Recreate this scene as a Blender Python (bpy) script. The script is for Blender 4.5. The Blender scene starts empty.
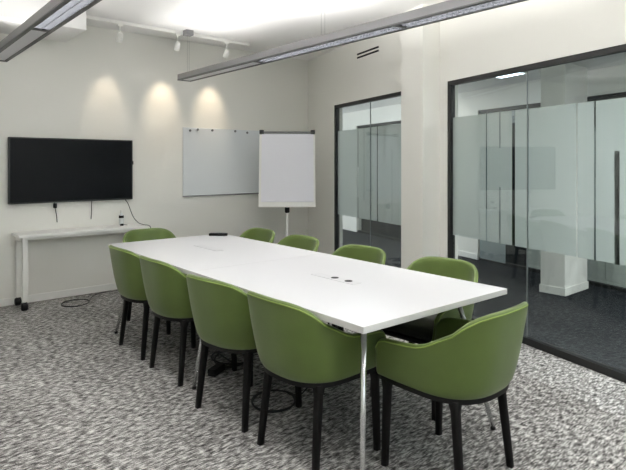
import bpy, bmesh, math, random
from mathutils import Vector, Matrix
random.seed(7)
SC = bpy.context.scene
COL = SC.collection
PI = math.pi
CAM_H = 1.41

# ------------------------------------------------------------------ materials
def nodes_of(name):
    m = bpy.data.materials.new(name); m.use_nodes = True
    nt = m.node_tree
    return m, nt, nt.nodes['Principled BSDF'], nt.nodes['Material Output']

def srgb(r, g, b):
    f = lambda v: v/12.92 if v <= .04045 else ((v+.055)/1.055)**2.4
    return (f(r/255), f(g/255), f(b/255), 1)

def mat(name, col, rough=.5, metal=0, spec=.5, bump=0, bscale=200, var=0, vscale=6, sheen=0):
    m, nt, p, out = nodes_of(name)
    p.inputs['Base Color'].default_value = col
    p.inputs['Roughness'].default_value = rough
    p.inputs['Metallic'].default_value = metal
    p.inputs['Specular IOR Level'].default_value = spec
    if sheen:
        p.inputs['Sheen Weight'].default_value = sheen
    tc = nt.nodes.new('ShaderNodeTexCoord')
    if var:
        n = nt.nodes.new('ShaderNodeTexNoise'); n.inputs['Scale'].default_value = vscale; n.inputs['Detail'].default_value = 4
        nt.links.new(tc.outputs['Object'], n.inputs['Vector'])
        r = nt.nodes.new('ShaderNodeValToRGB')
        c = col
        r.color_ramp.elements[0].position = .3; r.color_ramp.elements[1].position = .7
        r.color_ramp.elements[0].color = tuple(v*(1-var) for v in c[:3])+(1,)
        r.color_ramp.elements[1].color = tuple(min(1, v*(1+var)) for v in c[:3])+(1,)
        nt.links.new(n.outputs['Fac'], r.inputs['Fac']); nt.links.new(r.outputs['Color'], p.inputs['Base Color'])
    if bump:
        n = nt.nodes.new('ShaderNodeTexNoise'); n.inputs['Scale'].default_value = bscale; n.inputs['Detail'].default_value = 3
        nt.links.new(tc.outputs['Object'], n.inputs['Vector'])
        b = nt.nodes.new('ShaderNodeBump'); b.inputs['Strength'].default_value = bump; b.inputs['Distance'].default_value = .002
        nt.links.new(n.outputs['Fac'], b.inputs['Height']); nt.links.new(b.outputs['Normal'], p.inputs['Normal'])
    return m

def emit_mat(name, col, strength):
    m, nt, p, out = nodes_of(name)
    p.inputs['Base Color'].default_value = (.8, .8, .8, 1)
    p.inputs['Emission Color'].default_value = col
    p.inputs['Emission Strength'].default_value = strength
    return m

def carpet_mat(name, dark, mid, light, lo, hi):
    m, nt, p, out = nodes_of(name)
    N, L = nt.nodes, nt.links
    tc = N.new('ShaderNodeTexCoord')
    def noise(sx, sy, scale, detail=2, rough=.6):
        mp = N.new('ShaderNodeMapping'); mp.inputs['Scale'].default_value = (sx, sy, 1)
        L.new(tc.outputs['Object'], mp.inputs['Vector'])
        n = N.new('ShaderNodeTexNoise'); n.inputs['Scale'].default_value = scale
        n.inputs['Detail'].default_value = detail; n.inputs['Roughness'].default_value = rough
        L.new(mp.outputs['Vector'], n.inputs['Vector']); return n.outputs['Fac']
    def mth(op, a, b):
        q = N.new('ShaderNodeMath'); q.operation = op
        for i, v in enumerate((a, b)):
            if isinstance(v, (int, float)): q.inputs[i].default_value = v
            else: L.new(v, q.inputs[i])
        return q.outputs[0]
    a = noise(.16, 1, 165, 2, .6)       # yarn dashes running across the room
    b = noise(.6, 1, 330, 1, .5)        # fine loops
    c = noise(1, 1, 2.2, 2, .5)          # broad wear
    d = noise(.5, 1, 42, 1, .5)         # patches
    s = mth('ADD', mth('MULTIPLY', a, .46), mth('MULTIPLY', b, .22))
    s = mth('ADD', s, mth('MULTIPLY', c, .06))
    s = mth('ADD', s, mth('MULTIPLY', d, .26))
    r = N.new('ShaderNodeValToRGB')
    e = r.color_ramp.elements
    e[0].position = lo; e[0].color = dark
    e[1].position = hi; e[1].color = light
    k = e.new((lo+hi)/2); k.color = mid
    L.new(s, r.inputs['Fac']); L.new(r.outputs['Color'], p.inputs['Base Color'])
    p.inputs['Roughness'].default_value = .95; p.inputs['Specular IOR Level'].default_value = .1
    bp = N.new('ShaderNodeBump'); bp.inputs['Strength'].default_value = .3; bp.inputs['Distance'].default_value = .002
    L.new(s, bp.inputs['Height']); L.new(bp.outputs['Normal'], p.inputs['Normal'])
    return m

def glass_mat(name, tint):
    m, nt, p, out = nodes_of(name)
    nt.nodes.remove(p)
    t = nt.nodes.new('ShaderNodeBsdfTransparent'); t.inputs['Color'].default_value = tint
    g = nt.nodes.new('ShaderNodeBsdfGlossy'); g.inputs['Roughness'].default_value = 0.0; g.inputs['Color'].default_value = (.95, .98, .98, 1)
    f = nt.nodes.new('ShaderNodeFresnel')
    ge = nt.nodes.new('ShaderNodeNewGeometry'); mx = nt.nodes.new('ShaderNodeMapRange')
    mx.inputs['To Min'].default_value = 1.6; mx.inputs['To Max'].default_value = 1/1.6     # same reflectance on both faces of the sheet
    nt.links.new(ge.outputs['Backfacing'], mx.inputs['Value']); nt.links.new(mx.outputs['Result'], f.inputs['IOR'])
    x = nt.nodes.new('ShaderNodeMixShader')
    nt.links.new(f.outputs[0], x.inputs['Fac']); nt.links.new(t.outputs[0], x.inputs[1]); nt.links.new(g.outputs[0], x.inputs[2])
    nt.links.new(x.outputs[0], out.inputs['Surface'])
    return m

def film_mat(name, col, clear):
    m, nt, p, out = nodes_of(name)
    nt.nodes.remove(p)
    t = nt.nodes.new('ShaderNodeBsdfTransparent'); t.inputs['Color'].default_value = (1, 1, 1, 1)
    d = nt.nodes.new('ShaderNodeBsdfDiffuse'); d.inputs['Color'].default_value = col
    l = nt.nodes.new('ShaderNodeBsdfTranslucent'); l.inputs['Color'].default_value = col
    a = nt.nodes.new('ShaderNodeMixShader'); a.inputs['Fac'].default_value = .45
    nt.links.new(d.outputs[0], a.inputs[1]); nt.links.new(l.outputs[0], a.inputs[2])
    x = nt.nodes.new('ShaderNodeMixShader'); x.inputs['Fac'].default_value = 1-clear
    nt.links.new(t.outputs[0], x.inputs[1]); nt.links.new(a.outputs[0], x.inputs[2])
    nt.links.new(x.outputs[0], out.inputs['Surface'])
    return m

M = {}
M['wall'] = mat('wall_paint', srgb(237, 236, 230), .85, spec=.2, bump=.08, bscale=260)
M['ceiling'] = mat('ceiling_paint', srgb(240, 239, 238), .9, spec=.1)
M['base'] = mat('white_skirting', srgb(242, 241, 237), .6, spec=.25)
M['carpet'] = carpet_mat('grey_carpet', srgb(54, 52, 51), srgb(130, 128, 126), srgb(214, 212, 209), .42, .59)
M['dark_carpet'] = carpet_mat('dark_carpet', srgb(26, 28, 31), srgb(42, 45, 49), srgb(66, 70, 74), .38, .64)
M['white_top'] = mat('white_laminate', srgb(211, 211, 214), .35, spec=.45)
M['edge'] = mat('laminate_edge', srgb(206, 205, 202), .5)
M['console_white'] = mat('console_white', srgb(243, 242, 239), .7, spec=.2)
M['white_metal'] = mat('white_metal', srgb(236, 235, 231), .6, spec=.25)
M['chrome'] = mat('chrome', srgb(232, 233, 234), .24, metal=.95)
M['green'] = mat('green_leather', srgb(82, 100, 42), .48, spec=.4, bump=.25, bscale=420, var=.07, vscale=9, sheen=.15)
M['seat_dark'] = mat('dark_seat_fabric', srgb(30, 32, 24), .8, bump=.2, bscale=500)
M['lit_piping'] = mat('lit_green_piping', srgb(124, 146, 66), .5)  # lighter than the shell: light on the rim put into the colour
M['black_plastic'] = mat('black_plastic', srgb(12, 11, 12), .55, spec=.25, bump=.05, bscale=500)
M['black_leg'] = mat('brown_black_leg', srgb(13, 11, 11), .55, spec=.2, bump=.05, bscale=300)
M['black_alu'] = mat('black_aluminium', srgb(24, 25, 25), .45, spec=.4)
M['screen'] = mat('dark_screen', srgb(3, 4, 8), .25, spec=.16)
M['bezel'] = mat('black_bezel', srgb(12, 12, 13), .35)
M['board'] = mat('white_enamel', srgb(228, 232, 235), .22, spec=.5)
M['paper'] = mat('paper', srgb(242, 242, 249), .9, spec=.1)
M['chart_white'] = mat('chart_panel_white', srgb(243, 243, 240), .4)
M['grey_alu'] = mat('grey_aluminium', srgb(150, 150, 152), .38, metal=.75)
M['lamp_grey'] = mat('lamp_grey', srgb(140, 139, 141), .5)
M['lamp_rim'] = mat('lamp_dark_rim', srgb(92, 92, 93), .45)
M['reflector'] = mat('lamp_reflector', srgb(92, 94, 99), .5)
M['lamp_white'] = mat('lamp_white_panel', srgb(228, 228, 232), .45)
M['cable'] = mat('cable_black', srgb(20, 20, 20), .6)
M['steel_wire'] = mat('steel_wire', srgb(150, 150, 150), .4, metal=.8)
M['magnet'] = mat('magnet_grey', srgb(120, 122, 124), .35, metal=.5)
M['clear_plastic'] = mat('clear_plastic', srgb(225, 228, 228), .2)
M['vent_dark'] = mat('vent_dark', srgb(14, 14, 14), .8)
M['glass'] = glass_mat('partition_glass', (.90, .925, .915, 1))
M['film'] = film_mat('frosted_film', srgb(238, 243, 242), .30)
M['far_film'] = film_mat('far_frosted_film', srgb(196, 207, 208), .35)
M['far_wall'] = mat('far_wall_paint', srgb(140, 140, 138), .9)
M['cabinet'] = mat('cabinet_white', srgb(228, 227, 223), .5)
M['bulb'] = emit_mat('spot_bulb', (1, .86, .66, 1), 6)
M['panel_light'] = emit_mat('corridor_light', (.72, .86, 1, 1), 9)

# ------------------------------------------------------------------ mesh helpers
def box(bm, x0, x1, y0, y1, z0, z1):
    v = [bm.verts.new((x, y, z)) for x in (x0, x1) for y in (y0, y1) for z in (z0, z1)]
    for f in ((0, 1, 3, 2), (4, 6, 7, 5), (0, 4, 5, 1), (2, 3, 7, 6), (0, 2, 6, 4), (1, 5, 7, 3)):
        bm.faces.new([v[i] for i in f])
    return v

def BM(): return bmesh.new()

def rbox(bm, x0, x1, y0, y1, z0, z1, r=.004, seg=2):
    b = BM(); box(b, x0, x1, y0, y1, z0, z1)
    bmesh.ops.bevel(b, geom=b.edges[:], offset=r, segments=seg, profile=.5, affect='EDGES')
    merge(bm, b)

def merge(bm, b, mtx=None):
    vs = {}
    for v in b.verts:
        vs[v] = bm.verts.new(mtx @ v.co if mtx else v.co)
    for f in b.faces:
        nf = bm.faces.new([vs[v] for v in f.verts]); nf.smooth = f.smooth
    b.free()

def tube(bm, pts, rad, seg=10, cap=True):
    pts = [Vector(p) for p in pts]
    n = len(pts)
    rads = rad if isinstance(rad, (list, tuple)) else [rad]*n
    rings = []; up = None
    for i, p in enumerate(pts):
        t = (pts[min(i+1, n-1)]-pts[max(i-1, 0)]).normalized()
        if up is None:
            up = Vector((0, 0, 1)) if abs(t.z) < .9 else Vector((1, 0, 0))
        x = t.cross(up)
        if x.length < 1e-5: x = t.cross(Vector((0, 1, 0)))
        x.normalize(); y = x.cross(t).normalized(); up = y
        rings.append([bm.verts.new(p+rads[i]*(math.cos(2*PI*k/seg)*x+math.sin(2*PI*k/seg)*y)) for k in range(seg)])
    for a, b in zip(rings, rings[1:]):
        for k in range(seg):
            f = bm.faces.new((a[k], a[(k+1) % seg], b[(k+1) % seg], b[k])); f.smooth = True
    if cap:
        bm.faces.new(rings[0][::-1]); bm.faces.new(rings[-1])

def lathe(bm, prof, c=(0, 0, 0), seg=24):
    c = Vector(c); rings = []
    for r, z in prof:
        rings.append([bm.verts.new(c+Vector((max(r, 1e-4)*math.cos(2*PI*k/seg), max(r, 1e-4)*math.sin(2*PI*k/seg), z))) for k in range(seg)])
    for a, b in zip(rings, rings[1:]):
        for k in range(seg):
            f = bm.faces.new((a[k], a[(k+1) % seg], b[(k+1) % seg], b[k])); f.smooth = True
    bm.faces.new(rings[0][::-1]); bm.faces.new(rings[-1])

def prism(bm, outline, z0, z1, r=.008, seg=2):
    b = BM()
    v0 = [b.verts.new((x, y, z0)) for x, y in outline]; v1 = [b.verts.new((x, y, z1)) for x, y in outline]
    b.faces.new(v0[::-1]); b.faces.new(v1)
    n = len(outline)
    for i in range(n): b.faces.new((v0[i], v0[(i+1) % n], v1[(i+1) % n], v1[i]))
    if r:
        ed = [e for e in b.edges if abs(e.verts[0].co.z-e.verts[1].co.z) < 1e-6]
        bmesh.ops.bevel(b, geom=ed, offset=r, segments=seg, profile=.5, affect='EDGES')
    for f in b.faces: f.smooth = True
    merge(bm, b)

def obj(name, bm, m, parent=None, smooth=None, loc=None, rotz=None):
    bmesh.ops.recalc_face_normals(bm, faces=bm.faces[:])
    me = bpy.data.meshes.new(name); bm.to_mesh(me); bm.free()
    o = bpy.data.objects.new(name, me); COL.objects.link(o)
    me.materials.append(M[m] if isinstance(m, str) else m)
    if smooth is not None:
        for p in me.polygons: p.use_smooth = True
        me.set_sharp_from_angle(angle=math.radians(smooth))
    if parent: o.parent = parent
    if loc: o.location = loc
    if rotz is not None: o.rotation_euler = (0, 0, rotz)
    return o

def thing(name, label, cat, loc=(0, 0, 0), rotz=0, group=None):
    o = bpy.data.objects.new(name, None); COL.objects.link(o)
    o.location = loc; o.rotation_euler = (0, 0, rotz); o.empty_display_size = .1
    o['label'] = label; o['category'] = cat
    if group: o['group'] = group
    return o

def tag(o, label, cat, group=None):
    o['label'] = label; o['category'] = cat
    if group: o['group'] = group
    return o

def struct(name, bm, m, label=None, cat=None, **k):
    o = obj(name, bm, m, **k); o['kind'] = 'structure'
    if label: o['label'] = label
    if cat: o['category'] = cat
    return o

def dup(root, loc, rotz, label, group=None):
    r = root.copy(); COL.objects.link(r); r.location = loc; r.rotation_euler = (0, 0, rotz); r['label'] = label
    if group: r['group'] = group
    for ch in list(root.children):
        c = ch.copy(); COL.objects.link(c); c.parent = r
        for g in ch.children:
            d = g.copy(); COL.objects.link(d); d.parent = c
    return r

# ------------------------------------------------------------------ room
BACK, LEFT, FRONT, CEIL = 6.107, -1.4, -1.6, 2.917
P0 = Vector((4.045, 2.252, 0)); DX, DY = .262, .9651
WROT = math.atan2(DY, DX)                                   # wall frame: +x runs away from the camera, +y into the room
def wp(s, off=0, z=0): return Vector((P0.x+s*DX-off*DY, P0.y+s*DY+off*DX, z))
S_BACK = (BACK-P0.y)/DY                                     # ~3.99
S_FRONT = (FRONT-P0.y)/DY

bm = BM()
c1, c2 = wp(S_FRONT), wp(S_BACK)
vs = [bm.verts.new(p) for p in ((LEFT, FRONT, 0), (c1.x, FRONT, 0), (c2.x, BACK, 0), (LEFT, BACK, 0))]
lo = [bm.verts.new((v.co.x, v.co.y, -.1)) for v in vs]
bm.faces.new(vs); bm.faces.new(lo[::-1])
for i in range(4): bm.faces.new((vs[i], lo[i], lo[(i+1) % 4], vs[(i+1) % 4]))
struct('floor', bm, 'carpet', 'pale and dark grey flecked carpet of the meeting room', 'floor')

bm = BM()
vs = [bm.verts.new(p) for p in ((LEFT-.1, FRONT-.1, CEIL), (c1.x+.1, FRONT-.1, CEIL), (c2.x+.1, BACK+.1, CEIL), (LEFT-.1, BACK+.1, CEIL))]
hi = [bm.verts.new((v.co.x, v.co.y, CEIL+.12)) for v in vs]
bm.faces.new(vs[::-1]); bm.faces.new(hi)
for i in range(4): bm.faces.new((vs[i], hi[i], hi[(i+1) % 4], vs[(i+1) % 4]))
struct('ceiling', bm, 'ceiling', 'white plaster ceiling', 'ceiling')

bm = BM(); box(bm, LEFT-.1, c2.x+.15, BACK, BACK+.12, -.1, CEIL); struct('wall_back', bm, 'wall', 'white wall behind the television', 'wall')
bm = BM(); box(bm, LEFT-.12, LEFT, FRONT-.12, BACK+.12, -.1, CEIL); struct('wall_left', bm, 'wall')
bm = BM()
ADDED_WINS = [(-1.1, .75), (1.05, 2.75)]; FZ0, FZ1 = .85, 2.65      # two unseen windows added behind the camera to let daylight in
xs = [LEFT]+[v for w_ in ADDED_WINS for v in w_]+[c1.x+.1]
for k in range(0, len(xs), 2): box(bm, xs[k], xs[k+1], FRONT-.12, FRONT, -.1, CEIL)
for a, b in ADDED_WINS: box(bm, a, b, FRONT-.12, FRONT, -.1, FZ0); box(bm, a, b, FRONT-.12, FRONT, FZ1, CEIL)
struct('wall_front', bm, 'wall')
for k, (a, b) in enumerate(ADDED_WINS):
    root = bpy.data.objects.new('window_%d' % (6+k), None); COL.objects.link(root); root['kind'] = 'structure'  # added window, out of view, set in for its daylight
    bm = BM()
    for x0, x1, z0, z1 in ((a, b, FZ0, FZ0+.05), (a, b, FZ1-.05, FZ1), (a, a+.05, FZ0+.05, FZ1-.05), (b-.05, b, FZ0+.05, FZ1-.05), ((a+b)/2-.03, (a+b)/2+.03, FZ0+.05, FZ1-.05)):
        box(bm, x0, x1, FRONT-.09, FRONT-.03, z0, z1)
    obj('window_frame', bm, 'base', root)
    bm = BM(); box(bm, a+.05, b-.05, FRONT-.065, FRONT-.055, FZ0+.05, FZ1-.05); obj('glass_pane', bm, 'glass', root)
bm = BM(); rbox(bm, LEFT, c2.x-.01, BACK-.014, BACK, 0, .075, .003); struct('baseboard_back', bm, 'base', 'white skirting board along the television wall', 'baseboard')
bm = BM(); rbox(bm, LEFT, LEFT+.014, FRONT, BACK-.014, 0, .075, .003); struct('baseboard_left', bm, 'base')

# right wall (glazed, slightly askew), its own frame
W1A, W1B = -3.4, .862       # big glass wall
W2A, W2B = 1.40, 3.17       # small glass wall
HEAD = 2.185
TH = .13
bm = BM()
box(bm, W1B, W2A, -TH, 0, -.1, CEIL); box(bm, W2B, S_BACK+.05, -TH, 0, -.1, CEIL); box(bm, S_FRONT-.05, W1A, -TH, 0, -.1, CEIL)
box(bm, W1A, W1B, -TH, 0, HEAD, CEIL); box(bm, W2A, W2B, -TH, 0, HEAD, CEIL)
struct('wall_right', bm, 'wall', 'white wall above and between the glass panels', 'wall', loc=P0, rotz=WROT)
bm = BM(); rbox(bm, .966, 1.326, 0, .2, 0, CEIL, .004)
struct('pillar', bm, 'wall', 'white square pillar standing out from the glazed wall', 'pillar', loc=P0, rotz=WROT)
bm = BM(); rbox(bm, W2B+.02, S_BACK-.01, 0, .014, 0, .075, .003); rbox(bm, W1B+.02, .966, 0, .014, 0, .075, .003)
struct('baseboard_right', bm, 'base', loc=P0, rotz=WROT)

def window(name, a, b, joints, films, bars, label):
    root = bpy.data.objects.new(name, None); COL.objects.link(root); root.location = P0; root.rotation_euler = (0, 0, WROT)
    root['kind'] = 'structure'; root['label'] = label; root['category'] = 'window'
    y0, y1, w = -.062, -.006, .04
    bm = BM()
    box(bm, a, b, y0, y1, HEAD-.04, HEAD); box(bm, a, b, y0, y1, 0, .05)
    box(bm, a, a+w, y0, y1, .05, HEAD-.04); box(bm, b-w, b, y0, y1, .05, HEAD-.04)
    obj('window_frame', bm, 'black_alu', root)
    e = [a+w]+joints+[b-w]
    for i, (p, q) in enumerate(zip(e, e[1:])):
        bm = BM(); box(bm, p+(.003 if i else 0), q-.003, -.035, -.025, .05, HEAD-.04)
        obj('glass_pane', bm, 'glass', root)
        if i:
            bm = BM(); box(bm, p-.003, p+.003, -.035, -.025, .05, HEAD-.04); obj('pane_joint', bm, M['joint'], root)
    for p, q in films:
        bm = BM(); box(bm, p, q, -.0375, -.0365, .748, 1.843); obj('frosted_film', bm, 'film', root)
    for s, z0, z1, w_ in bars:
        bm = BM(); box(bm, s-w_/2, s+w_/2, -.0385, -.0365, z0, z1); obj('dark_stripe', bm, 'stripe' if w_ > .015 else 'grey_stripe', root)
    return root
M['joint'] = mat('pane_joint', srgb(150, 158, 158), .4)
M['grey_stripe'] = mat('grey_film_stripe', srgb(96, 108, 112), .5)
M['stripe'] = mat('dark_film_stripe', srgb(30, 36, 40), .5)
window('window_1', W1A, W1B, [-2.0, -.075],
       [(-3.35, -1.9), (-1.885, -.671), (-.657, -.527), (-.513, -.084), (-.066, .059), (.091, .376), (.390, .822)],
       [(.383, 1.022, 1.843, .012), (.225, 1.544, 1.843, .012), (.225, .748, 1.218, .012), (.075, .745, 1.742, .030),
        (-.827, .745, 1.496, .036), (-.664, .748, 1.05, .012)],
       'wide floor to ceiling glass partition with frosted band beside the pillar')
window('window_2', W2A, W2B, [2.292],
       [(W2A+.04, 2.14), (2.16, 2.286), (2.298, 2.59), (2.606, W2B-.04)],
       [(2.598, 1.373, 1.843, .016), (2.453, .976, 1.843, .012), (2.15, .821, 1.843, .022), (1.995, 1.376, 1.843, .018),
        (2.598, .748, 1.004, .016), (1.995, .80, 1.037, .018), (1.847, .769, 1.565, .010)],
       'narrow floor to ceiling glass partition nearer the flip chart')

# boxed-in duct at the ceiling, top left
bm = BM(); rbox(bm, LEFT, 1.74, 5.426, BACK, 2.703, CEIL, .003); struct('beam', bm, 'ceiling', 'boxed white bulkhead under the ceiling above the television', 'beam')

# air vent slots in the right wall
v = thing('air_vent', 'two slot black air vent high on white wall above narrow glass', 'vent', P0, WROT)
for z in (2.742, 2.700):
    bm = BM(); rbox(bm, 2.06, 2.55, 0, .006, z-.012, z+.012, .002); obj('slot', bm, 'vent_dark', v)
    bm = BM(); rbox(bm, 2.06, 2.55, 0, .009, z-.017, z-.012, .001); obj('blade', bm, 'base', v)

# ------------------------------------------------------------------ beyond the glass
CW = 2.3
bm = BM(); box(bm, -5, 9, -CW-4, -.02-.0, -.1, -.002); struct('floor_corridor', bm, 'dark_carpet', 'dark carpet of the corridor behind the glass', 'floor', loc=P0, rotz=WROT)
bm = BM(); box(bm, -5, 9, -CW-4, -TH, 2.5, 2.6); struct('ceiling_corridor', bm, 'ceiling', loc=P0, rotz=WROT)
OPP = wp(0, -CW)
bm = BM(); box(bm, 3.0, 4.95, -.12, 0, 0, 2.5); box(bm, 6.6, 9, -.12, 0, 0, 2.5); box(bm, -5, 3.0, -.12, 0, 2.2, 2.5); box(bm, 4.95, 6.6, -.12, 0, 2.2, 2.5)
struct('wall_corridor', bm, 'wall', 'white wall on the far side of the corridor', 'wall', loc=OPP, rotz=WROT)
bm = BM(); rbox(bm, 3.0, 4.95, 0, .014, 0, .08, .003); struct('baseboard_corridor', bm, 'base', loc=OPP, rotz=WROT)
def far_window(name, a, b, posts):
    root = bpy.data.objects.new(name, None); COL.objects.link(root); root.location = OPP; root.rotation_euler = (0, 0, WROT); root['kind'] = 'structure'
    bm = BM(); box(bm, a, b, -.07, -.02, 2.15, 2.2); box(bm, a, b, -.07, -.02, 0, .04)
    for s in posts: box(bm, s-.02, s+.02, -.07, -.02, .04, 2.15)
    obj('window_frame', bm, 'black_alu', root)
    bm = BM(); box(bm, a+.02, b-.02, -.05, -.04, .04, 2.15); obj('glass_pane', bm, 'glass', root)
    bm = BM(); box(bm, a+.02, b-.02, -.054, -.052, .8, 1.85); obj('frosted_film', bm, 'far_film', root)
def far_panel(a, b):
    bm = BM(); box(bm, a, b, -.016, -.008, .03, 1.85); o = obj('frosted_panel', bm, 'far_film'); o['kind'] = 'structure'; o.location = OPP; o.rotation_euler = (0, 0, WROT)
    o.name = 'window_5'
far_panel(2.47, 2.97)
far_window('window_3', -4.9, 3.0, [-2.5])
far_window('window_4', 4.95, 6.6, [])
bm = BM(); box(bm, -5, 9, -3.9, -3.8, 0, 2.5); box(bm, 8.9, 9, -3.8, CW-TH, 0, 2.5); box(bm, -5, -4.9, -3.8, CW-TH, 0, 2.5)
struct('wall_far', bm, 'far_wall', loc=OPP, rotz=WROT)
# pillar in the corridor
bm = BM(); rbox(bm, 5.81, 6.36, 2.69, 2.96, 0, 2.5, .004); rbox(bm, 5.80, 6.37, 2.68, 2.97, 0, .085, .004)
struct('pillar_corridor', bm, 'wall', 'white pillar with skirting in the corridor behind the wide glass', 'pillar')
def far_cabinet(s0, s1, label, depth=.42):
    t = thing('storage_cabinet', label, 'cabinet', wp((s0+s1)/2, -CW-.15-depth/2), WROT, 'low white cabinets across the corridor')
    w = (s1-s0)/2
    bm = BM(); rbox(bm, -w, w, -depth/2, depth/2, 0, .74, .004); obj('carcass', bm, 'cabinet', t)
    bm = BM(); rbox(bm, -w-.01, w+.01, -depth/2, depth/2+.012, 0, .06, .003); obj('plinth', bm, 'base', t)
    bm = BM(); rbox(bm, -w-.01, w+.01, -depth/2-.01, depth/2+.012, .74, .765, .004); obj('cabinet_top', bm, 'cabinet', t)
    for sgn in (-1, 1):
        bm = BM(); rbox(bm, min(0, sgn*w)+.006, max(0, sgn*w)-.006, depth/2, depth/2+.016, .07, .73, .003); d = obj('door', bm, 'cabinet', t)
        bm = BM(); rbox(bm, sgn*.035-.006, sgn*.035+.006, depth/2+.016, depth/2+.03, .58, .70, .002); obj('handle', bm, 'grey_alu', d)
far_cabinet(1.66, 2.2, 'low white cabinet across the corridor, seen left of the corridor pillar')
far_cabinet(.78, 1.3, 'low white cabinet across the corridor, seen just right of the corridor pillar')
far_cabinet(-.1, .60, 'low white cabinet across the corridor at the photo\'s right edge')
# lit panel in the corridor ceiling
def ceiling_panel(x, y, label):
    t = thing('ceiling_light', label, 'light', (x, y, 2.5), WROT)
    bm = BM(); rbox(bm, -.20, .20, -.13, .13, -.018, 0, .004); obj('housing', bm, 'white_metal', t)
    bm = BM(); box(bm, -.18, .18, -.11, .11, -.022, -.018); obj('diffuser', bm, 'panel_light', t)
ceiling_panel(6.02, 3.50, 'small bluish lit ceiling light in the corridor, seen through the wide glass')

# unseen lamps added to brighten the corridor and the office behind it
def corridor_fill(s, off, power, label):
    p = wp(s, off)
    t = thing('added_fill_lamp', label, 'light', (p.x, p.y, 2.5), WROT)
    bm = BM(); rbox(bm, -.61, .61, -.16, .16, -.02, 0, .004); obj('housing', bm, 'white_metal', t)
    bm = BM(); box(bm, -.58, .58, -.13, .13, -.024, -.02); obj('diffuser', bm, emit_mat('fill_diffuser', (.93, .97, 1, 1), 4), t)
    l = bpy.data.lights.new('fill_light', 'AREA'); l.shape = 'RECTANGLE'; l.size = 1.1; l.size_y = .24; l.energy = power; l.color = (.95, .98, 1)
    o = bpy.data.objects.new('fill_light', l); COL.objects.link(o); o.parent = t; o.location = (0, 0, -.03)
corridor_fill(-2.6, -1.2, 150, 'long white ceiling lamp in the corridor beyond the photo\'s right edge')
corridor_fill(4.1, -1.2, 22, 'unseen fill lamp added in the corridor hidden behind the pillar')
corridor_fill(-2.6, -4.2, 80, 'unseen fill lamp added in the office across the corridor')

# ------------------------------------------------------------------ conference table
TX0, TX1, TY0, TY1, TZ = 1.60, 2.68, 1.553, 4.548, .745
TXC, TYM = (TX0+TX1)/2, 3.05
t = thing('conference_table', 'long white meeting table on slanted chrome legs', 'table', (2.1545, TYM, 0), math.radians(-.75))
hw = (TX1-TX0)/2
for a, b in ((TY0-TYM, -.0012), (.0012, TY1-TYM)):
    bm = BM(); rbox(bm, -hw, hw, a, b, TZ-.03, TZ, .0025)
    o = obj('tabletop', bm, 'white_top', t); o.data.materials.append(M['edge'])
    for p in o.data.polygons:
        if abs(p.normal.z) < .5: p.material_index = 1
bm = BM()
for sx in (-1, 1): rbox(bm, sx*.32-.02, sx*.32+.02, TY0-TYM+.2, TY1-TYM-.2, TZ-.075, TZ-.031, .003)
for y in (TY0-TYM+.22, 0, TY1-TYM-.22): rbox(bm, -.40, .40, y-.02, y+.02, TZ-.072, TZ-.033, .003)
obj('under_frame', bm, 'black_alu', t)
for fx, fy, tx, ty in ((-.50, -1.45, -.37, -1.33), (.47, -1.455, .335, -1.32), (-.485, 1.46, -.355, 1.33), (.485, 1.475, .42, 1.468), (-.51, .03, -.375, .04), (.51, .145, .375, .145)):
    bm = BM(); top = Vector((tx, ty, TZ-.034)); ft = Vector((fx, fy, .012))
    tube(bm, [top, ft], [.0145, .012], 18); l = obj('leg', bm, 'chrome', t)
    bm = BM(); lathe(bm, [(.013, 0), (.0145, .003), (.0145, .010), (.012, .016)], (fx, fy, 0), 16); obj('foot_glide', bm, 'black_plastic', l)
for yc in (-.725, .78):
    bm = BM(); rbox(bm, -.035, .035, yc-.18, yc+.18, TZ-.0005, TZ+.0022, .001); o = obj('outlet_lid', bm, 'outlet', t) if 'outlet' in M else None
    if o is None:
        M['outlet'] = mat('outlet_lid_grey', srgb(208, 208, 211), .4); bm.free()
        bm = BM(); rbox(bm, -.035, .035, yc-.18, yc+.18, TZ-.0005, TZ+.0022, .001); o = obj('outlet_lid', bm, 'outlet', t)
    if yc < 0:
        for y in (yc+.013, yc-.103):
            bm = BM(); lathe(bm, [(.023, TZ+.001), (.023, TZ+.0035), (.019, TZ+.004)], (.008, y, 0), 20); obj('outlet_hole', bm, 'black_plastic', o)

# remote control on the far end of the table
r = thing('remote_control', 'slim black remote control lying at the far end of table', 'remote', (2.60, 4.415, TZ), math.radians(-42))
bm = BM(); rbox(bm, -.085, .085, -.021, .021, .0005, .024, .005, 3); obj('body', bm, 'black_plastic', r)
bm = BM()
for i in range(6):
    for j in (-.011, 0, .011): rbox(bm, -.06+i*.018-.005, -.06+i*.018+.005, j-.0035, j+.0035, .023, .0255, .001)
obj('keypad', bm, 'vent_dark', r)

# ------------------------------------------------------------------ chairs (local: faces +x)
def sstep(e0, e1, x):
    u = max(0, min(1, (x-e0)/(e1-e0))); return u*u*(3-2*u)

def plan(t, a, bx, xf, p=2.6):
    """point of a U-shaped outline; t in [-1,1] from one arm front round the back to the other"""
    s = 1 if t >= 0 else -1
    u = abs(t)
    ua = .62
    if u <= ua:                                     # back half: superellipse quarter
        th = (u/ua)*PI/2
        x = -bx*math.cos(th)**(2/p); y = a*math.sin(th)**(2/p)
    else:
        w = (u-ua)/(1-ua); x = w*xf; y = a*(1-.05*w*w)
    return x, s*y

RIM = [(.26, .594), (.15, .600), (.05, .608), (0, .614), (-.06, .632), (-.12, .664), (-.18, .695), (-.23, .742), (-.27, .770), (-.30, .784), (-.32, .788)]
def rim_z(x, y):
    for (a, za), (b, zb) in zip(RIM, RIM[1:]):
        if x >= b:
            return za+(zb-za)*max(0, min(1, (a-x)/(a-b)))
    return RIM[-1][1]

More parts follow.
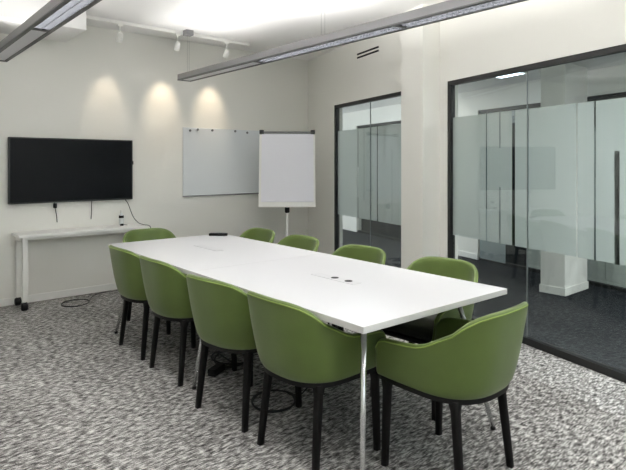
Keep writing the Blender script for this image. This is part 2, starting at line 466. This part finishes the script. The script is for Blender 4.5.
def make_shell():
    NT, NV = 64, 14
    ts = []
    for i in range(NT+1):
        ts.append(-1+2*i/NT)
    zb = .425
    grid = []
    for t in ts:
        col = []
        xt, yt = plan(t, .283, .312, .245, 3.0)
        xb, yb = plan(t, .246, .238, .250, 2.5)
        zt = rim_z(xt, yt)
        # rounded front top corner of the arms
        e = (1-abs(t))
        if e < .12: zt -= .045*(1-math.sqrt(max(0, 1-(1-e/.12)**2)))
        for j in range(NV+1):
            v = j/NV
            f = math.sin(v*PI/2)**.9 if v < 1 else 1
            f = .55*f+.45*v
            bul = 0
            z = zb+(zt-zb)*v
            full = (z-zb)/(.80-zb)
            # profile follows one continuous flare so low arms are less flared than the tall back
            g = min(1, full)**.62
            k = g
            col.append(Vector((xb+(xt-xb)*k, yb+(yt-yb)*k*(1+.12*sstep(0, .45, abs(t))), z)))
        grid.append(col)
    return grid

def sheet_normals(g):
    n, m = len(g), len(g[0]); out = []
    for i in range(n):
        r = []
        for j in range(m):
            du = g[min(i+1, n-1)][j]-g[max(i-1, 0)][j]; dv = g[i][min(j+1, m-1)]-g[i][max(j-1, 0)]
            r.append(du.cross(dv).normalized())
        out.append(r)
    return out

def thick_sheet(bm, g, th, flip=1):
    nr = sheet_normals(g); n, m = len(g), len(g[0])
    O = [[bm.verts.new(g[i][j]) for j in range(m)] for i in range(n)]
    I = [[bm.verts.new(g[i][j]-flip*th*nr[i][j]) for j in range(m)] for i in range(n)]
    def q(a, b, c, d):
        f = bm.faces.new((a, b, c, d)); f.smooth = True
    for i in range(n-1):
        for j in range(m-1):
            q(O[i][j], O[i+1][j], O[i+1][j+1], O[i][j+1]); q(I[i][j], I[i][j+1], I[i+1][j+1], I[i+1][j])
    # rounded border
    loop = [(i, 0) for i in range(n)]+[(n-1, j) for j in range(1, m)]+[(i, m-1) for i in range(n-2, -1, -1)]+[(0, j) for j in range(m-2, 0, -1)]
    mids = []
    for (i, j) in loop:
        out = Vector()
        if j == 0: out += (g[i][0]-g[i][1]).normalized()
        if j == m-1: out += (g[i][m-1]-g[i][m-2]).normalized()
        if i == 0: out += (g[0][j]-g[1][j]).normalized()
        if i == n-1: out += (g[n-1][j]-g[n-2][j]).normalized()
        c = (O[i][j].co+I[i][j].co)/2; out.normalize()
        h = (O[i][j].co-I[i][j].co)*.5
        mids.append([bm.verts.new(c+h*math.cos(a)+out*th*.5*math.sin(a)) for a in (PI*.25, PI*.5, PI*.75)])
    L = len(loop)
    for k in range(L):
        i, j = loop[k]; i2, j2 = loop[(k+1) % L]
        a = [O[i][j]]+mids[k]+[I[i][j]]; b = [O[i2][j2]]+mids[(k+1) % L]+[I[i2][j2]]
        for x in range(4): q(a[x], b[x], b[x+1], a[x+1])

def make_chair(label, group):
    t = thing('armchair', label, 'chair', (0, 0, 0), 0, group)
    g = make_shell()
    nr = sheet_normals(g); mid = nr[len(nr)//2][7]
    bm = BM(); thick_sheet(bm, g, .026, 1 if mid.x < 0 else -1); sh = obj('shell', bm, 'green', t)
    # piping along the rim, outer side; its lighter green paints the lit edge
    pts = [c[-1]+Vector((0, 0, .004)) for c in g]
    fl = 1 if mid.x < 0 else -1
    pts = [c[-1]-fl*nr[i][-1]*.002 for i, c in enumerate(g)]
    bm = BM(); tube(bm, pts, .0036, 8); obj('piping', bm, 'lit_piping', sh)
    # seat cushion
    out = []
    for i in range(40):
        tt = -1+2*i/39
        x, y = plan(tt, .216, .20, .255, 2.6); out.append((x, y))
    bm = BM(); prism(bm, out, .432, .478, .018, 3); obj('seat', bm, 'seat_dark', t)
    # black carrier under the shell
    out = [plan(-1+2*i/47, .243, .234, .246, 2.5) for i in range(48)]
    bm = BM(); prism(bm, out, .400, .427, .006, 2); obj('seat_base', bm, 'black_plastic', t)
    for sx, sy in ((1, 1), (1, -1), (-1, 1), (-1, -1)):
        bm = BM()
        top = Vector((0.212 if sx > 0 else -.138, sy*(.208 if sx > 0 else .186), .41)); ft = Vector((0.222 if sx > 0 else -.180, sy*(.216 if sx > 0 else .208), 0))
        N = 8; rings = []
        for k in range(N+1):
            u = k/N; p = top.lerp(ft, u)
            hw_ = .0200*(1-u)+.0155*u + .008*max(0, 1-u*8)
            ring = []
            for q in range(16):
                a = 2*PI*q/16; cx, sn = math.cos(a), math.sin(a)
                sx_ = math.copysign(abs(cx)**.6, cx); sy_ = math.copysign(abs(sn)**.6, sn)
                ring.append(bm.verts.new((p.x+hw_*sx_, p.y+hw_*sy_, p.z)))
            rings.append(ring)
        for a, b in zip(rings, rings[1:]):
            for q in range(16):
                f = bm.faces.new((a[q], a[(q+1) % 16], b[(q+1) % 16], b[q])); f.smooth = True
        bm.faces.new(rings[0]); bm.faces.new(rings[-1][::-1])
        obj('leg', bm, 'black_leg', t)
    return t

GL, GR, GE = 'chairs along the near long side of the table', 'chairs along the glass side of the table', 'chairs at the table ends'
R = math.radians
left = [(1.760, 2.06, R(1), 'green armchair on near long side, closest to the bare chrome corner leg'),
        (1.742, 2.655, R(7), 'green armchair second from the chrome corner leg on the near long side'),
        (1.778, 3.40, R(1), 'green armchair third from the chrome corner leg on the near long side'),
        (1.79, 4.00, R(0), 'green armchair on the near long side, farthest from the camera')]
right = [(2.66, 2.09, PI+R(5), 'green armchair on the glass side, tucked in opposite the pillar'),
         (2.64, 2.82, PI+R(4), 'green armchair on the glass side in front of the narrow glass partition'),
         (2.66, 3.57, PI, 'green armchair on the glass side right in front of the flip chart stand'),
         (2.685, 4.21, PI, 'green armchair on the glass side, beside the black remote control')]
ends = [(2.135, 1.515, PI/2+R(2), 'green armchair at the near table end, turned away with its arm in full view'),
        (2.12, 4.64, -PI/2, 'green armchair at the far table end in front of the television stand')]
first = None
for lst, grp in ((left, GL), (right, GR), (ends, GE)):
    for x, y, rz, lab in lst:
        if first is None:
            first = make_chair(lab, grp); first.location = (x, y, 0); first.rotation_euler = (0, 0, rz)
        else:
            dup(first, (x, y, 0), rz, lab, grp)

# ------------------------------------------------------------------ television and console
TVY = BACK-.055
t = thing('television', 'large black flat screen television mounted on the white wall', 'television', (1.822, BACK, 1.344))
bm = BM(); rbox(bm, -.63, .63, -.055, -.02, -.335, .335, .006); obj('casing', bm, 'bezel', t)
bm = BM(); box(bm, -.615, .615, -.0575, -.055, -.318, .322); obj('screen', bm, 'screen', t)
bm = BM(); rbox(bm, -.2, .2, -.02, 0, -.2, .2, .003); obj('wall_mount', bm, 'black_alu', t)
bm = BM(); rbox(bm, .625, .64, -.05, -.03, .06, .10, .002); obj('sensor', bm, 'bezel', t)

CZ = .728
t = thing('console_table', 'narrow white console table on wheels under the television', 'table', (1.86, 5.925, 0))
bm = BM(); rbox(bm, -.635, .645, -.155, .155, CZ-.028, CZ, .004); obj('tabletop', bm, 'console_white', t)
bm = BM(); rbox(bm, -.60, .61, -.13, .13, CZ-.055, CZ-.0285, .003); obj('apron', bm, 'white_metal', t)
for sx in (-.575, .585):
    bm = BM(); rbox(bm, sx-.022, sx+.022, -.13, .15, CZ-.075, CZ-.03, .003); obj('crossbar', bm, 'white_metal', t)
    for sy in (-.125, .138):
        bm = BM(); rbox(bm, sx-.024, sx+.024, sy-.018, sy+.018, .078, CZ-.03, .003); l = obj('leg', bm, 'white_metal', t)
        bm = BM()
        b = BM(); lathe(b, [(.006, -.026), (.034, -.026), (.038, -.018), (.038, .018), (.034, .026), (.006, .026)], (0, 0, 0), 20)
        merge(bm, b, Matrix.Translation((sx-.008, sy-.016, .0385)) @ Matrix.Rotation(PI/2, 4, 'Y'))
        rbox(bm, sx-.018, sx+.018, sy-.016, sy+.016, .06, .082, .003)
        obj('caster', bm, 'black_plastic', l)

# bottle on the console
t = thing('bottle', 'small clear bottle with black band standing on the console table', 'bottle', (2.30, 6.0, CZ+.0008))
bm = BM(); lathe(bm, [(.02, 0), (.026, .003), (.026, .095), (.022, .11), (.011, .125), (.010, .135)], (0, 0, 0), 20); obj('body', bm, 'clear_plastic', t)
bm = BM(); lathe(bm, [(.0268, .082), (.0268, .108), (.0245, .109)], (0, 0, 0), 20); obj('label_band', bm, 'black_plastic', t)
bm = BM(); lathe(bm, [(.012, .134), (.013, .137), (.013, .165), (.010, .170)], (0, 0, 0), 18); obj('cap', bm, 'white_metal', t)
t = thing('adapter', 'tiny black adapter lying on the console table beside the bottle', 'adapter', (2.285, 5.945, CZ+.0008))
bm = BM(); rbox(bm, -.016, .016, -.012, .012, 0, .022, .003); obj('body', bm, 'black_plastic', t)
bm = BM(); tube(bm, [(.016, 0, .011), (.035, -.004, .009), (.06, 0, .005)], .003, 6); obj('plug', bm, 'black_plastic', t)

def smooth_path(pts, n=10):
    pts = [Vector(p) for p in pts]; P = [pts[0]]+pts+[pts[-1]]; out = []
    for i in range(1, len(P)-2):
        for k in range(n):
            u = k/n; a, b, c, d = P[i-1], P[i], P[i+1], P[i+2]
            out.append(.5*((2*b)+(c-a)*u+(2*a-5*b+4*c-d)*u*u+(3*b-a-3*c+d)*u**3))
    out.append(pts[-1]); return out
def cable(label, pts, r=.004, m='cable', name='cable'):
    bm = BM(); tube(bm, smooth_path(pts), r, 8); return tag(obj(name, bm, m), label, 'cable')
c = cable('short cable with a plug box hanging below the television, leftmost', [(1.625, 6.08, 1.006), (1.630, 6.07, .95), (1.645, 6.075, .87), (1.655, 6.09, .80)], name='hanging_cable')
bm = BM(); rbox(bm, 1.615, 1.645, 6.055, 6.085, .95, 1.0, .004); obj('plug', bm, 'black_plastic', c)
cable('thin straight cable hanging below the middle of the television', [(2.005, 6.08, 1.006), (2.003, 6.08, .95), (2.004, 6.082, .88), (2.002, 6.092, .81)], name='hanging_cable')
cable('long cable draped from the television corner over the console edge', [(2.375, 6.08, 1.006), (2.40, 6.06, .96), (2.43, 5.99, .82), (2.455, 5.90, .755), (2.485, 5.82, .737), (2.52, 5.757, .727), (2.53, 5.745, .66), (2.53, 5.745, .3), (2.50, 5.78, .01), (2.3, 5.86, .006)])

def coil(cx, cy, r, turns, z=.005, wob=.05, ph=0):
    pts = []
    n = int(turns*14)
    for i in range(n+1):
        a = ph+2*PI*i/14
        rr = r*(1+wob*math.sin(a*1.7+.5)+.06*math.sin(i*.9)); pts.append((cx+rr*math.cos(a), cy+rr*math.sin(a), z+.0025*(i//14)))
    return pts
cable('thin black cable coiled on the carpet below the console table', [(2.2, 6.05, .006), (2.0, 5.98, .005)]+coil(1.735, 5.755, .135, 2.2), .0035)
cable('black cable hanging under the table into a loop by the second near chair', [(2.14, 2.33, .70), (2.13, 2.36, .5), (2.12, 2.45, .2), (2.09, 2.55, .03)]+coil(1.915, 2.615, .135, 2.1, .006, .03), .005)
cable('black cable tangled on the carpet under the middle of the table', [(2.14, 3.85, .70), (2.13, 3.8, .4), (2.12, 3.62, .06)]+coil(2.11, 3.40, .145, 2.3, .006, .15)+[(2.05, 3.25, .006), (1.985, 3.24, .008), (1.952, 3.262, .02)], .0055)
t = thing('power_adapter', 'black power adapter block on the carpet under the table', 'adapter', (1.885, 3.225, 0), R(30))
bm = BM(); rbox(bm, -.07, .07, -.03, .03, .0135, .045, .006); rbox(bm, -.068, .068, -.028, .028, 0, .014, .002); obj('body', bm, 'black_plastic', t)

# ------------------------------------------------------------------ whiteboard, magnets, flip chart
t = thing('whiteboard', 'frameless whiteboard on the back wall, partly behind the flip chart', 'whiteboard', (3.093, BACK-.002, 1.02))
bm = BM(); rbox(bm, 0, 1.17, -.02, -.006, 0, .838, .003); obj('panel', bm, 'board', t)
bm = BM(); rbox(bm, .0, 1.17, -.0215, -.004, -.012, .002, .002); obj('edge_strip', bm, 'grey_alu', t)
for x in (.1, 1.07):
    for z in (.1, .74):
        bm = BM(); box(bm, x-.02, x+.02, -.006, 0, z-.02, z+.02); obj('wall_bracket', bm, 'grey_alu', t)
mg = [(3.185, 1.822, 'round grey magnet at the left end of the whiteboard top'),
      (3.290, 1.838, 'round grey magnet second from the left on the whiteboard'),
      (3.495, 1.836, 'round grey magnet in the middle of the whiteboard\'s top edge'),
      (3.834, 1.838, 'round grey magnet second from the flip chart on the whiteboard'),
      (4.020, 1.826, 'round grey magnet on the whiteboard nearest the flip chart')]
m0 = None
for x, z, lab in mg:
    if m0 is None:
        m0 = thing('magnet', lab, 'magnet', (x, BACK-.0225, z), 0, 'magnets along the top of the whiteboard')
        bm = BM(); b = BM(); lathe(b, [(.012, 0), (.015, .002), (.015, .009), (.012, .012)], (0, 0, 0), 18); merge(bm, b, Matrix.Rotation(PI/2, 4, 'X')); obj('disc', bm, 'magnet', m0)
    else:
        dup(m0, (x, BACK-.0225, z), 0, lab)

yaw = R(-40.35)
FX, FY = 4.145, 5.375
t = thing('flip_chart', 'white flip chart easel with paper pad in the room corner', 'flip chart', (FX, FY, 0), yaw+R(2))
TILT = Matrix.Translation((0, -.03, .885)) @ Matrix.Rotation(R(-9), 4, 'X')
def tb(m_name, part, args, par=t, r=.003):
    b = BM(); rbox(b, *args, r); bm = BM(); merge(bm, b, TILT); return obj(part, bm, m_name, par)
W_ = .352
tb('chart_white', 'board', (-W_, W_, 0, .02, 0, .95))
p = tb('paper', 'paper_pad', (-W_+.03, W_-.022, -.016, -.001, .055, .915), r=.002)
tb('paper', 'page_curl', (-W_+.03, W_-.022, -.021, -.016, .055, .075), par=p, r=.002)
tb('lamp_rim', 'clamp_bar', (-W_+.005, W_-.005, -.024, .0, .92, .945))
for sx in (-1, 1):
    tb('black_alu', 'clamp_knob', (sx*(W_-.03)-.028, sx*(W_-.03)+.028, -.032, .006, .912, .962), r=.006)
tb('white_metal', 'pen_tray', (-W_, W_, -.045, .0, -.012, .004))
bm = BM(); tube(bm, [(0, .03, .0), (0, .03, .84)], .016, 14); tube(bm, [(0, .03, .42), (0, .03, .9)], .0125, 14); obj('stand_pole', bm, 'white_metal', t)
bm = BM(); lathe(bm, [(.02, .80), (.03, .815), (.03, .87), (.018, .90)], (0, .02, 0), 16); obj('tilt_joint', bm, 'black_plastic', t)
for k in range(5):
    a = 2*PI*k/5+.3
    bm = BM(); tube(bm, [(0, .03, .075), (.15*math.cos(a), .03+.15*math.sin(a), .065), (.3*math.cos(a), .03+.3*math.sin(a), .055)], [.016, .014, .011], 10); l = obj('leg', bm, 'white_metal', t)
    bm = BM(); lathe(bm, [(.012, 0), (.022, .006), (.024, .024), (.016, .05)], (.3*math.cos(a), .03+.3*math.sin(a), 0), 14); obj('caster', bm, 'black_plastic', l)

# ------------------------------------------------------------------ pendant lamps
LW, LZ, LHT = .0775, 2.363, .062
LY1 = 5.70
SEG = [(5.66, 4.21), (4.21, 2.49), (2.49, .74), (.74, -1.0)]
def area(name, par, loc, sx, sy, power, col, up=False, spread=180):
    l = bpy.data.lights.new(name, 'AREA'); l.shape = 'RECTANGLE'; l.size = sx; l.size_y = sy; l.energy = power; l.color = col; l.spread = R(spread)
    o = bpy.data.objects.new(name, l); COL.objects.link(o); o.parent = par; o.location = loc
    if up: o.rotation_euler = (PI, 0, 0)
    return o
DOWN_W, UP_W = 10.2, 12
LCOL = (1, .985, .96)
def area_up(t, a, b, k=1):
    for sg in (-1, 1):                              # the tubes throw their light up and to both sides
        u = area('up_tube', t, (sg*.035, (a+b)/2, .075), .05, a-b-.06, k*UP_W*(a-b)/1.75, LCOL, spread=115)
        u.rotation_euler = (0, PI+sg*R(32), 0)
def pendant(x, label):
    t = thing('pendant_light', label, 'ceiling light', (x, 0, LZ), 0, 'long suspended office lamps')
    y0, y1 = SEG[-1][1], LY1
    bm = BM()
    for sx in (-1, 1):
        box(bm, sx*LW-.004, sx*LW+.004, y0, y1, .004, LHT)
    box(bm, -LW, LW, y1-.008, y1, .002, LHT); box(bm, -LW, LW, y0, y0+.008, .002, LHT)
    obj('housing', bm, 'lamp_grey', t)
    bm = BM()
    for sx in (-1, 1): rbox(bm, sx*(LW-.010)-.0155, sx*(LW-.010)+.0155, y0, y1+.002, -.006, .006, .002)
    rbox(bm, -LW, LW, y1-.04, y1+.002, -.006, .006, .002)
    obj('rim', bm, 'lamp_rim', t)
    bm = BM(); rbox(bm, -.054, .054, SEG[0][1], SEG[0][0], -.001, .008, .002); obj('blind_panel', bm, 'lamp_white', t)
    area_up(t, SEG[0][0]-.1, SEG[0][1], .3)
    for a, b in SEG[1:]:
        bm = BM(); n = int((a-b)/.042)
        for i in range(n+1):
            y = b+.02+(a-b-.04)*i/n
            box(bm, -.052, .052, y-.002, y+.002, -.002, .034)
        for sx in (-1, 0, 1): box(bm, sx*.052-.0015, sx*.052+.0015, b+.01, a-.01, -.002, .036)
        lv = obj('louver', bm, 'reflector', t)
        bm = BM(); rbox(bm, -.056, .056, a-.022, a+.022, -.004, .008, .002); obj('joint_plate', bm, 'lamp_rim', t)
        bm = BM(); box(bm, -.07, .07, b+.01, a-.01, .050, .054); obj('reflector', bm, 'lamp_white', t)
        L_ = a-b-.06
        area('down_tube', t, (0, (a+b)/2, .048), .09, L_, DOWN_W, LCOL, spread=130)
        area_up(t, a, b)
    for yc in (5.60, 3.3, .3):
        bm = BM(); rbox(bm, -.045, .045, yc-.045, yc+.045, CEIL-LZ-.058, CEIL-LZ, .004); cp = obj('canopy', bm, 'lamp_grey', t)
        for sy in (-.022, .022):
            bm = BM(); tube(bm, [(0, yc+sy, LHT-.01), (0, yc+sy, CEIL-LZ-.05)], .0011, 6); obj('suspension_wire', bm, 'steel_wire', cp)
    return t
pendant(2.91, 'long grey louvred lamp hanging over the table on the glass side')
pendant(1.03, 'long grey louvred lamp hanging in the photo\'s top left corner')

# ------------------------------------------------------------------ spotlight rail
TRY = 5.70
t = thing('track_rail', 'white lighting track on the ceiling in front of the back wall', 'track', (0, TRY, CEIL))
bm = BM(); rbox(bm, 1.745, 3.76, -.018, .018, -.034, 0, .002); obj('rail', bm, 'base', t)
bm = BM(); rbox(bm, 3.76, 3.79, -.02, .02, -.036, 0, .003); obj('end_cap', bm, 'white_metal', t)
s0 = None
AIM = R(30)
for x, lab in ((2.17, 'small white spotlight on the track, nearest the bulkhead'),
               (2.83, 'small white spotlight in the middle of the ceiling track'),
               (3.47, 'small white spotlight at the track end over the whiteboard')):
    if s0 is None:
        s0 = thing('spotlight', lab, 'spotlight', (x, TRY, CEIL-.034), 0, 'spotlights on the ceiling track')
        bm = BM(); rbox(bm, -.03, .03, -.014, .014, -.02, 0, .003); obj('adapter', bm, 'base', s0)
        bm = BM(); tube(bm, [(0, 0, -.02), (0, 0, -.11)], .007, 10); obj('stem', bm, 'base', s0)
        MT = Matrix.Translation((0, .005, -.137)) @ Matrix.Rotation(AIM, 4, 'X')
        bm = BM(); b = BM(); lathe(b, [(.012, .055), (.024, .048), (.028, .03), (.032, -.045), (.029, -.047), (.026, -.02), (.0, -.018)], (0, 0, 0), 20); merge(bm, b, MT); hd = obj('lamp_head', bm, 'base', s0)
        bm = BM(); b = BM(); lathe(b, [(.0, -.026), (.024, -.026), (.024, -.022), (.0, -.022)], (0, 0, 0), 20); merge(bm, b, MT); obj('bulb', bm, 'bulb', hd)
        r_ = s0
    else:
        r_ = dup(s0, (x, TRY, CEIL-.034), 0, lab)
    l = bpy.data.lights.new('spot_beam', 'SPOT'); l.energy = 9; l.color = (1, .82, .60); l.spot_size = R(46); l.spot_blend = 1; l.shadow_soft_size = .012
    o = bpy.data.objects.new('spot_beam', l); COL.objects.link(o); o.parent = r_
    o.location = (0, .005+.05*math.sin(AIM), -.137-.05*math.cos(AIM)); o.rotation_euler = (AIM, 0, 0)

# ------------------------------------------------------------------ world, camera, render look
w = bpy.data.worlds.new('world'); SC.world = w; w.use_nodes = True
w.node_tree.nodes['Background'].inputs['Color'].default_value = (.90, .95, 1, 1)
w.node_tree.nodes['Background'].inputs['Strength'].default_value = 1.8

cam = bpy.data.cameras.new('camera'); co = bpy.data.objects.new('camera', cam); COL.objects.link(co)
co.location = (0, 0, CAM_H); co.rotation_euler = (PI/2, 0, -R(40.35))
cam.sensor_width = 36; cam.lens = 545/626*36; cam.shift_y = -71/626
cam.clip_start = .05; cam.clip_end = 60
SC.camera = co
vs_ = SC.view_settings
SC.display_settings.display_device = 'sRGB'
vs_.view_transform = 'Standard'; vs_.look = 'None'; vs_.gamma = 1; vs_.exposure = .36; vs_.use_curve_mapping = False
SC.cycles.use_denoising = True
SC.cycles.use_adaptive_sampling = False
SC.cycles.max_bounces = 10; SC.cycles.diffuse_bounces = 6; SC.cycles.glossy_bounces = 5; SC.cycles.transparent_max_bounces = 16; SC.cycles.transmission_bounces = 6
SC.cycles.caustics_reflective = False; SC.cycles.caustics_refractive = False
SC.cycles.sample_clamp_indirect = 6
